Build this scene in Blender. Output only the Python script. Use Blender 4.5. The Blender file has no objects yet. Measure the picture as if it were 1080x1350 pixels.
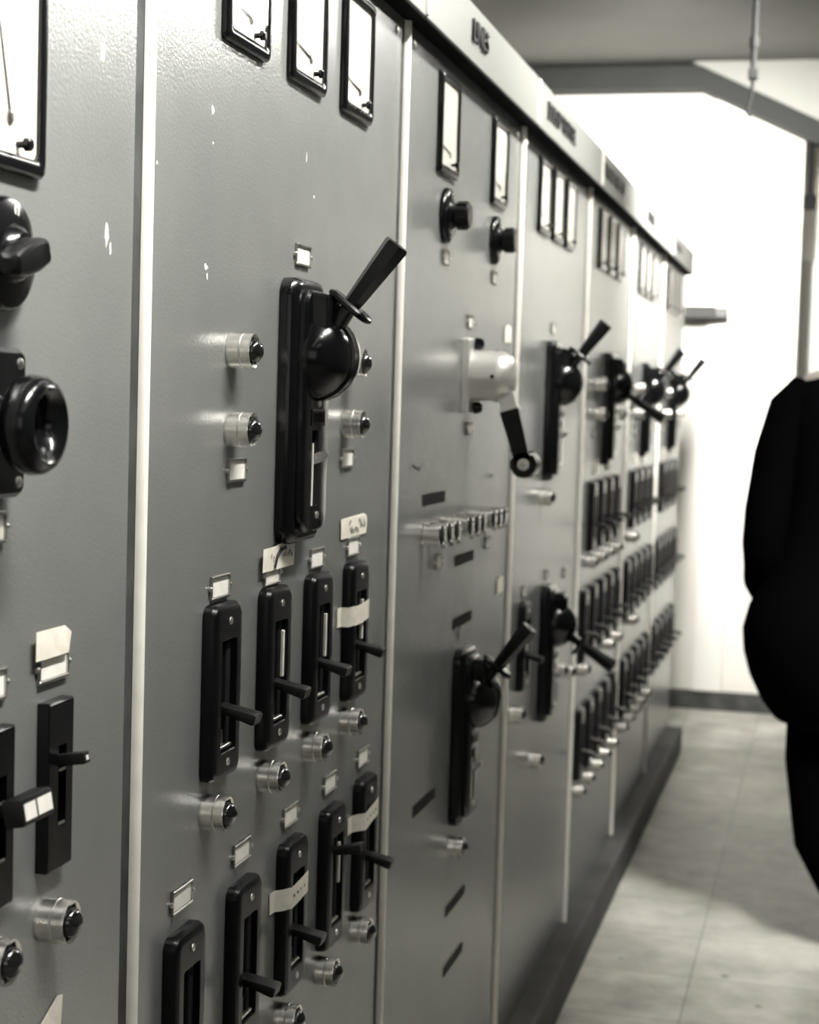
import bpy, bmesh, math, random
from mathutils import Vector, Matrix
PI = math.pi
rnd = random.Random(7)
SC = bpy.context.scene
COL = SC.collection

# ------------------------------------------------------------------ materials
def mat(name, col, rough=.5, metal=0., spec=.5, coat=0., coat_rough=.1):
    m = bpy.data.materials.new(name); m.use_nodes = True
    b = m.node_tree.nodes['Principled BSDF']
    b.inputs['Base Color'].default_value = (*col, 1)
    b.inputs['Roughness'].default_value = rough
    b.inputs['Metallic'].default_value = metal
    b.inputs['Specular IOR Level'].default_value = spec
    b.inputs['Coat Weight'].default_value = coat
    b.inputs['Coat Roughness'].default_value = coat_rough
    return m

def nodes(m):
    t = m.node_tree
    return t, t.nodes['Principled BSDF'], t.nodes.new, t.links.new

def add_bump(m, scale, strength, dist=.001, detail=2., stretch=(1, 1, 1)):
    t, b, N, L = nodes(m)
    tc = N('ShaderNodeTexCoord'); mp = N('ShaderNodeMapping'); mp.inputs['Scale'].default_value = stretch
    n = N('ShaderNodeTexNoise'); n.inputs['Scale'].default_value = scale; n.inputs['Detail'].default_value = detail
    bp = N('ShaderNodeBump'); bp.inputs['Strength'].default_value = strength; bp.inputs['Distance'].default_value = dist
    L(tc.outputs['Object'], mp.inputs['Vector']); L(mp.outputs['Vector'], n.inputs['Vector'])
    L(n.outputs['Fac'], bp.inputs['Height']); L(bp.outputs['Normal'], b.inputs['Normal'])
    return tc, mp, n

def mottle(m, c1, c2, scale, lo=.35, hi=.65, detail=4.):
    t, b, N, L = nodes(m)
    tc = N('ShaderNodeTexCoord'); n = N('ShaderNodeTexNoise'); n.inputs['Scale'].default_value = scale; n.inputs['Detail'].default_value = detail
    r = N('ShaderNodeValToRGB'); r.color_ramp.elements[0].position = lo; r.color_ramp.elements[1].position = hi
    r.color_ramp.elements[0].color = (*c1, 1); r.color_ramp.elements[1].color = (*c2, 1)
    L(tc.outputs['Object'], n.inputs['Vector']); L(n.outputs['Fac'], r.inputs['Fac']); L(r.outputs['Color'], b.inputs['Base Color'])
    return r

M = {}
M['paint'] = mat('cabinet_paint', (.17, .17, .16), .22, spec=.75)
mottle(M['paint'], (.144, .149, .144), (.157, .162, .156), 9)
add_bump(M['paint'], 290, .27, .0012, 2.)
M['header_paint'] = mat('header_paint', (.165, .167, .158), .45, spec=.35)
add_bump(M['header_paint'], 260, .25, .001, 2.)
M['black'] = mat('black_bakelite', (.0028, .0031, .0036), .17, spec=.30, coat=.06, coat_rough=.05)
add_bump(M['black'], 60, .04, .0006, 2.)
M['grip'] = mat('black_grip', (.0032, .0034, .0037), .30, spec=.28)
add_bump(M['grip'], 300, .1, .0006, 2.)
M['lever'] = mat('dark_lever', (.0060, .0063, .0063), .42, spec=.3)
add_bump(M['lever'], 300, .1, .0006, 2.)
M['dark'] = mat('dark_gap', (.008, .009, .010), .75, spec=.2)
mottle(M['dark'], (.006, .007, .008), (.011, .012, .013), 20)
M['chrome'] = mat('chrome', (.86, .84, .80), .16, 1.)
add_bump(M['chrome'], 120, .03, .0005, 2.)
M['lamp_chrome'] = mat('brushed_chrome', (.93, .91, .87), .27, 1.)
add_bump(M['lamp_chrome'], 300, .05, .0004, 2., (.05, 1, 1))
M['plate'] = mat('black_plate', (.0028, .0031, .0036), .30, spec=.2)
add_bump(M['plate'], 60, .05, .0006, 2.)
M['label_steel'] = mat('label_steel', (.42, .41, .39), .3, 1.)
add_bump(M['label_steel'], 200, .1, .0004, 2.)
M['soffit_shade'] = mat('soffit_shade_black', (.003, .0032, .0035), .9, spec=.05)  # shade under the headers put into a near-black colour
mottle(M['soffit_shade'], (.0025, .0027, .003), (.004, .0042, .0045), 20)
M['crank_steel'] = mat('crank_alloy', (.84, .825, .79), .34, .65)
add_bump(M['crank_steel'], 400, .06, .0004, 2., (1, 1, .05))
M['gap'] = mat('seam_gap', (.045, .047, .047), .7, spec=.2)
mottle(M['gap'], (.035, .037, .037), (.055, .057, .057), 25)
M['steel'] = mat('satin_steel', (.80, .78, .74), .33, 1.)
add_bump(M['steel'], 400, .08, .0004, 2., (1, 1, .05))
M['trim'] = mat('cream_edge', (.80, .775, .71), .32, spec=.6)
mottle(M['trim'], (.78, .755, .695), (.84, .815, .755), 40)
M['lens'] = mat('dark_glass_lens', (.006, .006, .007), .05, spec=.7, coat=.6, coat_rough=.03)
mottle(M['lens'], (.005, .005, .006), (.009, .009, .010), 90)
M['card'] = mat('paper_card', (.80, .78, .73), .6, spec=.3)
mottle(M['card'], (.74, .72, .67), (.82, .80, .75), 60)
M['tape'] = mat('masking_tape', (.78, .74, .65), .55, spec=.3)
mottle(M['tape'], (.70, .66, .57), (.80, .765, .68), 70)
add_bump(M['tape'], 90, .4, .0008, 2.)
M['ink'] = mat('ink', (.03, .03, .03), .6, spec=.2)
mottle(M['ink'], (.02, .02, .02), (.06, .06, .058), 120)
M['dial'] = mat('dial_face', (.83, .81, .76), .5, spec=.3)
mottle(M['dial'], (.64, .615, .56), (.67, .645, .59), 30)
M['needle'] = mat('needle', (.05, .05, .05), .5)
mottle(M['needle'], (.04, .04, .04), (.06, .06, .06), 50)
M['screw'] = mat('screw_steel', (.62, .61, .58), .3, 1.)
add_bump(M['screw'], 200, .1, .0004, 1.)
M['strip'] = mat('white_strip', (.78, .76, .71), .45)
mottle(M['strip'], (.70, .68, .63), (.80, .78, .73), 60)
M['dymo'] = mat('black_label', (.005, .005, .006), .6, spec=.15)
mottle(M['dymo'], (.004, .004, .0045), (.007, .007, .007), 60)
M['chip'] = mat('bare_chip', (.80, .78, .72), .6)
mottle(M['chip'], (.66, .64, .58), (.82, .80, .74), 80)
M['letter'] = mat('letter_black', (.012, .012, .013), .35)
mottle(M['letter'], (.010, .010, .011), (.016, .016, .017), 60)
M['zero'] = mat('engraved_white', (.80, .78, .74), .5)
mottle(M['zero'], (.74, .72, .68), (.82, .80, .76), 80)
M['cloth'] = mat('black_cloth', (.0011, .0011, .0013), .95, spec=.02)
add_bump(M['cloth'], 500, .2, .0006, 2.)
M['shoe'] = mat('black_leather', (.004, .004, .004), .4)
add_bump(M['shoe'], 200, .1, .0005, 2.)
M['skin'] = mat('skin', (.34, .31, .28), .5)
mottle(M['skin'], (.32, .29, .26), (.36, .33, .30), 30)
M['hair'] = mat('dark_hair', (.010, .010, .010), .5)
add_bump(M['hair'], 250, .5, .001, 3., (1, 1, .15))
M['shirt'] = mat('white_collar', (.75, .74, .70), .7)
add_bump(M['shirt'], 500, .15, .0005, 2.)
M['wall'] = mat('wall_plaster', (.80, .775, .73), .75, spec=.3)
mottle(M['wall'], (.775, .75, .705), (.815, .79, .745), 2.2)
add_bump(M['wall'], 60, .12, .002, 3.)
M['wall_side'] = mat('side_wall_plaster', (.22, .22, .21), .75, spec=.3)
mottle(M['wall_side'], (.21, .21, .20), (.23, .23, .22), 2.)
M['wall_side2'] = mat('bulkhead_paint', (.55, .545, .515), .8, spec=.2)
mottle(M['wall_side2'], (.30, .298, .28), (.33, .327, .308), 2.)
M['light_band'] = mat('light_band_white', (.90, .885, .85), .5, spec=.4)  # band of light on the end wall put into a whiter colour
mottle(M['light_band'], (.88, .865, .83), (.91, .895, .86), 5.)
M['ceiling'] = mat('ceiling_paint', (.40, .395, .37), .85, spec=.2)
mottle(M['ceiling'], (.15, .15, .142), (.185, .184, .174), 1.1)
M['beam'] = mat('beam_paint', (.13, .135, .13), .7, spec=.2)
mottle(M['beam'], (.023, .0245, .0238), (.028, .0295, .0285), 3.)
M['skirt'] = mat('skirting_paint', (.10, .102, .102), .6)
mottle(M['skirt'], (.04, .041, .041), (.09, .092, .09), 12., .4, .7)
M['plinth'] = mat('plinth_concrete', (.30, .295, .275), .7, spec=.3)
mottle(M['plinth'], (.035, .035, .0345), (.10, .099, .094), 5., .3, .8)
add_bump(M['plinth'], 80, .3, .002, 3.)
M['grey'] = mat('grey_enamel', (.30, .30, .29), .7, spec=.15)
mottle(M['grey'], (.030, .0305, .03), (.037, .0375, .0365), 6.)
M['lightgrey'] = mat('light_grey_enamel', (.50, .495, .47), .5)
mottle(M['lightgrey'], (.48, .475, .45), (.52, .515, .49), 6.)
M['midgrey'] = mat('mid_grey_enamel', (.24, .24, .23), .7, spec=.15)
mottle(M['midgrey'], (.085, .085, .081), (.10, .10, .096), 6.)
M['conduit'] = mat('conduit_paint', (.06, .06, .058), .85, spec=.1)
mottle(M['conduit'], (.006, .006, .006), (.009, .009, .009), 15.)
M['door'] = mat('door_paint', (.55, .54, .51), .5)
mottle(M['door'], (.53, .52, .49), (.57, .56, .53), 4.)
M['fixture'] = mat('fixture_enamel', (.8, .8, .78), .4)
mottle(M['fixture'], (.78, .78, .76), (.82, .82, .80), 6.)

# floor: vinyl tiles with joints, scuffs and spots
def floor_mat():
    m = mat('vinyl_floor', (.48, .465, .42), .42, spec=.4)
    t, b, N, L = nodes(m)
    tc = N('ShaderNodeTexCoord')
    br = N('ShaderNodeTexBrick'); br.offset = 0; br.squash = 1
    br.inputs['Scale'].default_value = 1
    br.inputs['Brick Width'].default_value = .305; br.inputs['Row Height'].default_value = .305
    br.inputs['Mortar Size'].default_value = .0022; br.inputs['Mortar Smooth'].default_value = .3
    br.inputs['Color1'].default_value = (.60, .585, .535, 1); br.inputs['Color2'].default_value = (.52, .505, .46, 1)
    br.inputs['Mortar'].default_value = (.26, .25, .23, 1)
    L(tc.outputs['Object'], br.inputs['Vector'])
    n = N('ShaderNodeTexNoise'); n.inputs['Scale'].default_value = 4.6; n.inputs['Detail'].default_value = 7; n.inputs['Roughness'].default_value = .65
    L(tc.outputs['Object'], n.inputs['Vector'])
    r = N('ShaderNodeValToRGB'); r.color_ramp.elements[0].position = .33; r.color_ramp.elements[1].position = .62
    r.color_ramp.elements[0].color = (.30, .30, .295, 1); r.color_ramp.elements[1].color = (1, 1, 1, 1)
    L(n.outputs['Fac'], r.inputs['Fac'])
    mx = N('ShaderNodeMix'); mx.data_type = 'RGBA'; mx.blend_type = 'MULTIPLY'; mx.inputs['Factor'].default_value = .75
    L(br.outputs['Color'], mx.inputs['A']); L(r.outputs['Color'], mx.inputs['B'])
    # dark heel spots
    v = N('ShaderNodeTexVoronoi'); v.inputs['Scale'].default_value = 6.5; L(tc.outputs['Object'], v.inputs['Vector'])
    r2 = N('ShaderNodeValToRGB'); r2.color_ramp.elements[0].position = .05; r2.color_ramp.elements[1].position = .085
    r2.color_ramp.elements[0].color = (.22, .22, .22, 1); r2.color_ramp.elements[1].color = (1, 1, 1, 1)
    L(v.outputs['Distance'], r2.inputs['Fac'])
    mx2 = N('ShaderNodeMix'); mx2.data_type = 'RGBA'; mx2.blend_type = 'MULTIPLY'; mx2.inputs['Factor'].default_value = 1
    L(mx.outputs['Result'], mx2.inputs['A']); L(r2.outputs['Color'], mx2.inputs['B'])
    L(mx2.outputs['Result'], b.inputs['Base Color'])
    n3 = N('ShaderNodeTexNoise'); n3.inputs['Scale'].default_value = 9; L(tc.outputs['Object'], n3.inputs['Vector'])
    bp = N('ShaderNodeBump'); bp.inputs['Strength'].default_value = .15; bp.inputs['Distance'].default_value = .004
    L(n3.outputs['Fac'], bp.inputs['Height']); L(bp.outputs['Normal'], b.inputs['Normal'])
    return m
M['floor'] = floor_mat()

def glass_mat():
    m = bpy.data.materials.new('meter_glass'); m.use_nodes = True
    t = m.node_tree; t.nodes.clear()
    o = t.nodes.new('ShaderNodeOutputMaterial'); mx = t.nodes.new('ShaderNodeMixShader')
    tr = t.nodes.new('ShaderNodeBsdfTransparent'); gl = t.nodes.new('ShaderNodeBsdfGlossy'); gl.inputs['Roughness'].default_value = .03
    lw = t.nodes.new('ShaderNodeLayerWeight'); lw.inputs['Blend'].default_value = .5
    pw = t.nodes.new('ShaderNodeMath'); pw.operation = 'POWER'; pw.inputs[1].default_value = 5.
    ml = t.nodes.new('ShaderNodeMath'); ml.operation = 'MULTIPLY_ADD'; ml.inputs[1].default_value = .60; ml.inputs[2].default_value = .035
    L = t.links.new
    L(lw.outputs['Facing'], pw.inputs[0]); L(pw.outputs[0], ml.inputs[0]); L(ml.outputs[0], mx.inputs[0])
    L(tr.outputs[0], mx.inputs[1]); L(gl.outputs[0], mx.inputs[2]); L(mx.outputs[0], o.inputs[0])
    return m
M['glass'] = glass_mat()

def emit_mat(name, col, s):
    m = bpy.data.materials.new(name); m.use_nodes = True
    b = m.node_tree.nodes['Principled BSDF']
    b.inputs['Base Color'].default_value = (.8, .8, .8, 1)
    b.inputs['Emission Color'].default_value = (*col, 1); b.inputs['Emission Strength'].default_value = s
    return m

# ------------------------------------------------------------------ mesh helpers
def rr(x, w, h, r, cy=0., cz=0., n=4):
    """rounded rectangle in the plane X=x, counter-clockwise seen from +X"""
    r = max(min(r, w/2-1e-5, h/2-1e-5), 1e-5); out = []
    for (sy, sz, a0) in ((1, 1, 0), (-1, 1, 90), (-1, -1, 180), (1, -1, 270)):
        for i in range(n+1):
            a = math.radians(a0 + 90*i/n)
            out.append(Vector((x, cy + sy*(w/2-r) + r*math.cos(a), cz + sz*(h/2-r) + r*math.sin(a))))
    return out

def loft(bm, loops, cap0=True, cap1=True):
    vs = [[bm.verts.new(p) for p in lp] for lp in loops]
    for a, b in zip(vs, vs[1:]):
        n = len(a)
        for i in range(n):
            j = (i+1) % n
            bm.faces.new((a[i], a[j], b[j], b[i]))
    if cap0: bm.faces.new(list(reversed(vs[0])))
    if cap1: bm.faces.new(vs[-1])

def lathe(bm, prof, o=(0, 0, 0), axis=(1, 0, 0), n=24, cap0=True, cap1=True, phase=0.):
    """prof: list of (distance along axis, radius)"""
    ax = Vector(axis).normalized(); o = Vector(o)
    u = ax.orthogonal().normalized(); v = ax.cross(u)
    loops = [[o + ax*d + (u*math.cos(2*PI*i/n+phase) + v*math.sin(2*PI*i/n+phase))*max(r, 1e-5) for i in range(n)] for d, r in prof]
    loft(bm, loops, cap0, cap1)

def sweep(bm, pts, rad, n=10, up=None):
    pts = [Vector(p) for p in pts]
    loops = []; u0 = None
    for i, p in enumerate(pts):
        d = (pts[min(i+1, len(pts)-1)] - pts[max(i-1, 0)]).normalized()
        if u0 is None: u0 = d.orthogonal().normalized()
        u = (u0 - d*u0.dot(d)).normalized(); u0 = u; v = d.cross(u)
        r = rad[i] if isinstance(rad, (list, tuple)) else rad
        loops.append([p + (u*math.cos(2*PI*k/n) + v*math.sin(2*PI*k/n))*r for k in range(n)])
    loft(bm, loops)

def box(bm, x0, x1, y0, y1, z0, z1, bev=0., seg=2, mtx=None):
    t = bmesh.new()
    bmesh.ops.create_cube(t, size=1)
    for v in t.verts:
        v.co = Vector(((x0+x1)/2 + v.co.x*(x1-x0), (y0+y1)/2 + v.co.y*(y1-y0), (z0+z1)/2 + v.co.z*(z1-z0)))
    if bev: bmesh.ops.bevel(t, geom=list(t.edges), offset=bev, segments=seg, affect='EDGES', profile=.5)
    if mtx is not None: bmesh.ops.transform(t, matrix=mtx, verts=t.verts)
    merge(bm, t)

def merge(bm, t):
    me = bpy.data.meshes.new('tmp'); t.to_mesh(me); t.free(); bm.from_mesh(me); bpy.data.meshes.remove(me)

def prism(bm, poly, thick, frame):
    """poly: 2D outline; frame(u, v, w) -> 3D; thick along w from 0"""
    loft(bm, [[Vector(frame(u, v, 0)) for u, v in poly], [Vector(frame(u, v, thick)) for u, v in poly]])

def mesh(name, bm, smooth=35, bevel=0.):
    bmesh.ops.recalc_face_normals(bm, faces=bm.faces)
    me = bpy.data.meshes.new(name); bm.to_mesh(me); bm.free()
    if smooth:
        for p in me.polygons: p.use_smooth = True
        me.set_sharp_from_angle(angle=math.radians(smooth))
    return me

def build(fn, name='m', smooth=35):
    bm = bmesh.new(); fn(bm); return mesh(name, bm, smooth)

def obj(name, me, m, parent=None, loc=(0, 0, 0)):
    o = bpy.data.objects.new(name, me); COL.objects.link(o)
    if m is not None and not me.materials: me.materials.append(M[m] if isinstance(m, str) else m)
    o.location = loc
    if parent is not None: o.parent = parent
    return o

def tag(o, label=None, cat=None, group=None, kind=None):
    if label: o['label'] = label
    if cat: o['category'] = cat
    if group: o['group'] = group
    if kind: o['kind'] = kind
    return o

def thing(name, loc, label, cat, group=None):
    e = bpy.data.objects.new(name, None); COL.objects.link(e); e.location = loc; e.empty_display_size = .02
    return tag(e, label, cat, group)

def place(kind, name, loc, label, cat, group=None):
    """kind: nested list of (part name, mesh, material, [sub-parts], own label)"""
    e = thing(name, loc, label, cat, group)
    def rec(items, par):
        for it in items:
            o = obj(it[0], it[1], it[2], par)
            if len(it) > 4 and it[4]: o['label'] = it[4]
            if len(it) > 3 and it[3]: rec(it[3], o)
    rec(kind, e)
    return e

def text_mesh(s, size, extrude, frame_rot):
    c = bpy.data.curves.new('txt', 'FONT'); c.body = s; c.size = size; c.extrude = extrude; c.align_x = 'CENTER'; c.align_y = 'CENTER'
    o = bpy.data.objects.new('txt', c); COL.objects.link(o)
    bpy.context.view_layer.update()
    me = bpy.data.meshes.new_from_object(o.evaluated_get(bpy.context.evaluated_depsgraph_get()))
    bpy.data.objects.remove(o); bpy.data.curves.remove(c)
    me.transform(frame_rot); me.materials.clear()
    return me
# text lying in XY -> panel plane: text right -> +Y, text up -> +Z, normal -> +X
PANEL_ROT = Matrix(((0, 0, 1, 0), (1, 0, 0, 0), (0, 1, 0, 0), (0, 0, 0, 1)))

# ------------------------------------------------------------------ layout constants (metres)
SEAM = [.490 + .8665*i for i in range(8)]          # seams between cabinets along y
Z0, ZH, ZT = .10, 1.837, 1.923                     # panel bottom, header bottom, header top
GAP0, GAP1 = .0185, .0085                            # door edge either side of a seam
HD = .028                                          # header overhang
YW, YA = 7.6, 8.05                                 # end wall, alcove wall
ZC = 2.82
XR = 2.35

# ------------------------------------------------------------------ setting
def struct(name, fn, m, smooth=0):
    return tag(obj(name, build(fn, name, smooth), m), kind='structure')

struct('floor', lambda b: box(b, -2.6, XR+.15, -2.2, YA+.15, -.1, 0), 'floor')
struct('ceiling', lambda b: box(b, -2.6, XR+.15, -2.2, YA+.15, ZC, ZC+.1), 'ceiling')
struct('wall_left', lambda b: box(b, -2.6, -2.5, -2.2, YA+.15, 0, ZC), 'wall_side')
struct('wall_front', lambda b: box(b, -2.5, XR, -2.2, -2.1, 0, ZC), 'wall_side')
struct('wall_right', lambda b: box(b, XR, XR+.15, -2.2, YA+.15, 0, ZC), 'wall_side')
XE = .392
struct('wall_back', lambda b: box(b, -2.5, XE, YW, YW+.25, 0, ZC), 'wall')
struct('wall_alcove', lambda b: box(b, XE, XR, YA, YA+.15, 0, ZC), 'wall')
# bulkhead over the end wall with a haunched lower edge
kx = -.05; sl = -.47
def hz(x, z): return z if x < kx else z + sl*(x-kx)
def bulk(b):
    poly = [(kx, 2.80), (XR-.01, hz(XR-.01, 2.80)), (XR-.01, ZC-.001), (kx-.04, ZC-.001)]
    prism(b, poly, .10, lambda u, v, w: (u, YW-.13+w, v))
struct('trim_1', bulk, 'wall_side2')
def beam(b):
    poly = [(-2.49, 2.80), (kx, 2.80), (XR-.01, hz(XR-.01, 2.80)), (XR-.01, hz(XR-.01, 2.705)), (kx, 2.705), (-2.49, 2.705)]
    prism(b, poly[::-1], .13, lambda u, v, w: (u, YW-.14+w, v))
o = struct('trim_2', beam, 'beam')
struct('baseboard_back', lambda b: box(b, -2.49, XE, YW-.015, YW, 0, .085, .004), 'skirt')
struct('wall_light_band', lambda b: box(b, .010, .134, YW-.03, YW, .086, 2.70, .004), 'light_band')  # raised white strip standing in for a band of light on the wall
# concrete plinth that carries the cabinets
struct('trim_4', lambda b: box(b, -.60, .052, -.38, 6.60, 0, Z0, .008), 'plinth')

# door in the alcove
XD = .395
dr = tag(obj('door_1', build(lambda b: box(b, XD+.07, XD+.92, YA-.045, YA-.005, .01, 1.95, .003), 'door', 0), 'door'), kind='structure')
def dframe(b):
    box(b, XD, XD+.07, YA-.07, YA, 0, 2.02, .004); box(b, XD+.92, XD+.99, YA-.07, YA, 0, 2.02, .004); box(b, XD, XD+.99, YA-.071, YA, 1.95, 2.021, .004)
obj('frame', build(dframe, 'frame', 0), 'door', dr)
def dpan(b):
    for z0, z1 in ((.15, .80), (.95, 1.80)):
        for x0, x1 in ((XD+.15, XD+.46), (XD+.53, XD+.84)):
            loft(b, [[Vector((p.y, YA-.045-p.x, p.z)) for p in rr(xx, x1-x0-2*i, z1-z0-2*i, .003, (x0+x1)/2, (z0+z1)/2, 1)] for xx, i in ((0, 0), (.012, .008), (.012, .02), (.003, .028))])
obj('panel_moulding', build(dpan, 'mould', 0), 'lightgrey', dr)
def dhan(b):
    lathe(b, [(0, .025), (.008, .025), (.009, .009), (.045, .009)], (XD+.86, YA-.046, 1.0), (0, -1, 0), 16)
    sweep(b, [(XD+.86, YA-.088, 1.0), (XD+.80, YA-.09, 1.0), (XD+.75, YA-.088, .998)], .009, 10)
obj('door_handle', build(dhan, 'dhan'), 'steel', dr)

# ------------------------------------------------------------------ cabinets
def slots(s):     # pseudo-letters: illegible sign lettering made of upright and cross bars
    def fn(b):
        y = -len(s)*.016
        for c in s:
            w = .022; h = .031; t = .0055
            def bar(y0, y1, z0, z1): box(b, HD, HD+.004, y+y0, y+y1, z0, z1)
            if c in 'IHELFT':
                if c == 'T': bar(w/2-t/2, w/2+t/2, -h/2, h/2)
                else: bar(0, t, -h/2, h/2)
            if c == 'H': bar(w-t, w, -h/2, h/2); bar(t, w-t, -t/2, t/2)
            if c in 'EL': bar(t, w, -h/2, -h/2+t)
            if c in 'EF': bar(t, w, h/2-t, h/2); bar(t, w*.85, -t/2, t/2)
            if c == 'T': bar(0, w, h/2-t, h/2)
            y += .032
    return fn

CAB = [ # label, sign
 ('grey switchgear cabinet with pull knob and large meter, cut off at the picture edge', None),
 ('grey switchgear cabinet with taped lever switches beside the LINES cabinet', None),
 ('grey switchgear cabinet headed LINES with the crank handle', 'LINES'),
 ('grey switchgear cabinet just past LINES, carrying two big lever switches', 'p:ELEHFTEHTEL'),
 ('second grey switchgear cabinet past LINES, with packed rows of small switches', 'p:HFEHEFTHEFTE'),
 ('third grey switchgear cabinet past LINES, blurred, its big lever raised', 'p:FEHTEL'),
 ('last grey switchgear cabinet of the row, next to the end wall', 'p:ELHEFT'),
]
paint_i = 0
for k, (lab, sign) in enumerate(CAB):
    y0, y1 = SEAM[k], SEAM[k+1]; yc = (y0+y1)/2
    c = thing('switchgear_cabinet', (0, yc, 0), lab, 'electrical cabinet', 'row of switchgear cabinets')
    L = (y1-y0)/2
    first = k == 0; last = k == len(CAB)-1
    obj('body', build(lambda b: box(b, -.58, -.0012, -L+.0005, L-.0005, Z0, ZT-.001), 'body', 0), 'gap', c)
    pe = L - (.002 if last else GAP0)
    obj('front_panel', build(lambda b: box(b, -.0011, 0, -L+GAP1, pe, Z0+.001, ZH, .0004, 1), 'panel', 0), 'paint', c)
    def bead(b):
        pts = [Vector((-.0010 + .0085*math.sin(a), -L+.0058-.0053*math.cos(a), 0)) for a in [PI*i/10 for i in range(11)]]
        loft(b, [[p + Vector((0, 0, Z0+.002)) for p in pts], [p + Vector((0, 0, ZH-.001)) for p in pts]])
    obj('edge_trim', build(bead, 'bead', 50), 'trim', c, (0, 0, 0))
    h = obj('header', build(lambda b: box(b, -.001, HD, -L+.0064, L-.001, ZH+.0015, ZT, .002, 2), 'header', 0), 'header_paint', c)
    obj('header_shade', build(lambda b: box(b, .0005, HD-.001, -L+.0005, L-.0005, ZH-.002, ZH+.001), 'soffit_shade', 0), 'soffit_shade', c)  # near-black strip: shade below the overhang painted in
    obj('header_trim', build(lambda b: box(b, -.001, HD+.004, -L+.0002, -L+.0062, ZH+.004, ZT-.003, .001), 'htrim', 0), 'trim', c)
    if sign == 'LINES':
        me = text_mesh('LINES', .046, .003, PANEL_ROT)
        obj('lettering', me, 'letter', h, (HD+.002, 2.561-yc, 1.882))
    elif sign:
        me = build(slots(sign[2:]), 'sign', 0)
        obj('lettering', me, 'letter', h, (0, (3.365, 4.185, 5.03, 5.93)[k-3]-yc, 1.882))
    # panel fixing screws
    for sy in (-L+.045, L-.045):
        def scr(b): lathe(b, [(0, .006), (.002, .006), (.0035, .003)], (0, sy, 1.812), n=12)
        obj('screw', build(scr, 'scr'), 'screw', c)
    # flaked spots of paint
    if k < 2:
        for (cy, cz, w, hh) in ([(1.284, 1.458, .010, .022), (1.292, 1.446, .004, .012), (1.27, 1.60, .012, .022)] if k == 0 else [(1.517, 1.596, .010, .009), (1.520, 1.566, .005, .003), (1.508, 1.449, .011, .008), (1.512, 1.441, .004, .010), (1.808, 1.595, .0022, .011), (1.839, 1.555, .0035, .004), (1.386, 1.529, .003, .004)]):
            def chip(b):
                n = 11; r = rnd
                pts = [(cy-yc + w/2*math.cos(2*PI*i/n)*r.uniform(.45, 1.1), cz + hh/2*math.sin(2*PI*i/n)*r.uniform(.5, 1.1)) for i in range(n)]
                prism(b, pts, .0003, lambda u, v, ww: (.0001+ww, u, v))
            obj('paint_chip', build(chip, 'chip', 0), 'chip', c)

def seam_of(y):
    for k in range(7):
        if SEAM[k] <= y < SEAM[k+1]: return k

# ------------------------------------------------------------------ instruments: part lists
def meter_kind(w, h, pivot, ang, ln, zero, screwed=True):
    fr = build(lambda b: loft(b, [rr(0, w, h, .006), rr(.004, w, h, .006), rr(.0070, w-.004, h-.004, .006), rr(.0082, w-.011, h-.011, .006), rr(.0078, w-.019, h-.019, .006), rr(.0066, w-.024, h-.024, .007), rr(.002, w-.024, h-.024, .007)], True, True), 'bezel')
    dial = build(lambda b: loft(b, [rr(.0021, w-.0245, h-.0245, .007), rr(.0040, w-.0245, h-.0245, .007)]), 'dial', 0)
    py, pz = pivot; a = math.radians(ang)
    def nd(b):
        p0 = Vector((.0050, py, pz)); p1 = p0 + Vector((0, -math.cos(a), math.sin(a)))*ln
        sweep(b, [p0, p0.lerp(p1, .6), p1], [.0009, .0007, .0004], 6)
    pv = build(lambda b: lathe(b, [(.0039, .0052), (.0052, .0052), (.0058, .004), (.0058, .0015)], (0, py, pz), n=16), 'pivot')
    zk = build(lambda b: (lathe(b, [(.0042, .0025), (.0115, .0025)], (0, zero[0], zero[1]), n=12), lathe(b, [(.0105, .0048), (.0145, .0048), (.0158, .0035)], (0, zero[0], zero[1]), n=16)), 'zk')
    def sc(b):
        for i in range(13):
            t = math.radians(4 + 82*i/12)
            d = Vector((0, -math.cos(t), math.sin(t))); R0 = min(w, h)*.66; l = .009 if i % 3 == 0 else .005
            p = Vector((.00405, py, pz)) + d*R0; q = p + d*l; s = Vector((0, d.z, -d.y))*.0004
            if abs(p.y) < w/2-.024 and abs(p.z) < h/2-.024:
                loft(b, [[p-s, p+s, q+s, q-s], [p-s+Vector((.0002, 0, 0)), p+s+Vector((.0002, 0, 0)), q+s+Vector((.0002, 0, 0)), q-s+Vector((.0002, 0, 0))]])
    gl = build(lambda b: loft(b, [rr(.0062, w-.0242, h-.0242, .007), rr(.0068, w-.0242, h-.0242, .007)]), 'glass', 0)
    return [('bezel', fr, 'black'), ('dial', dial, 'dial', [('scale', build(sc, 'scale', 0), 'needle')]), ('needle', build(nd, 'needle'), 'needle'), ('pivot', pv, 'screw'), ('zero_screw', zk, 'black'), ('glass_pane', gl, 'glass')]
METER = meter_kind(.126, .146, (.008, -.040), 8, .060, (.020, -.054))
BIGMETER = meter_kind(.192, .192, (.042, -.058), 74, .10, (.054, -.076))

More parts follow.
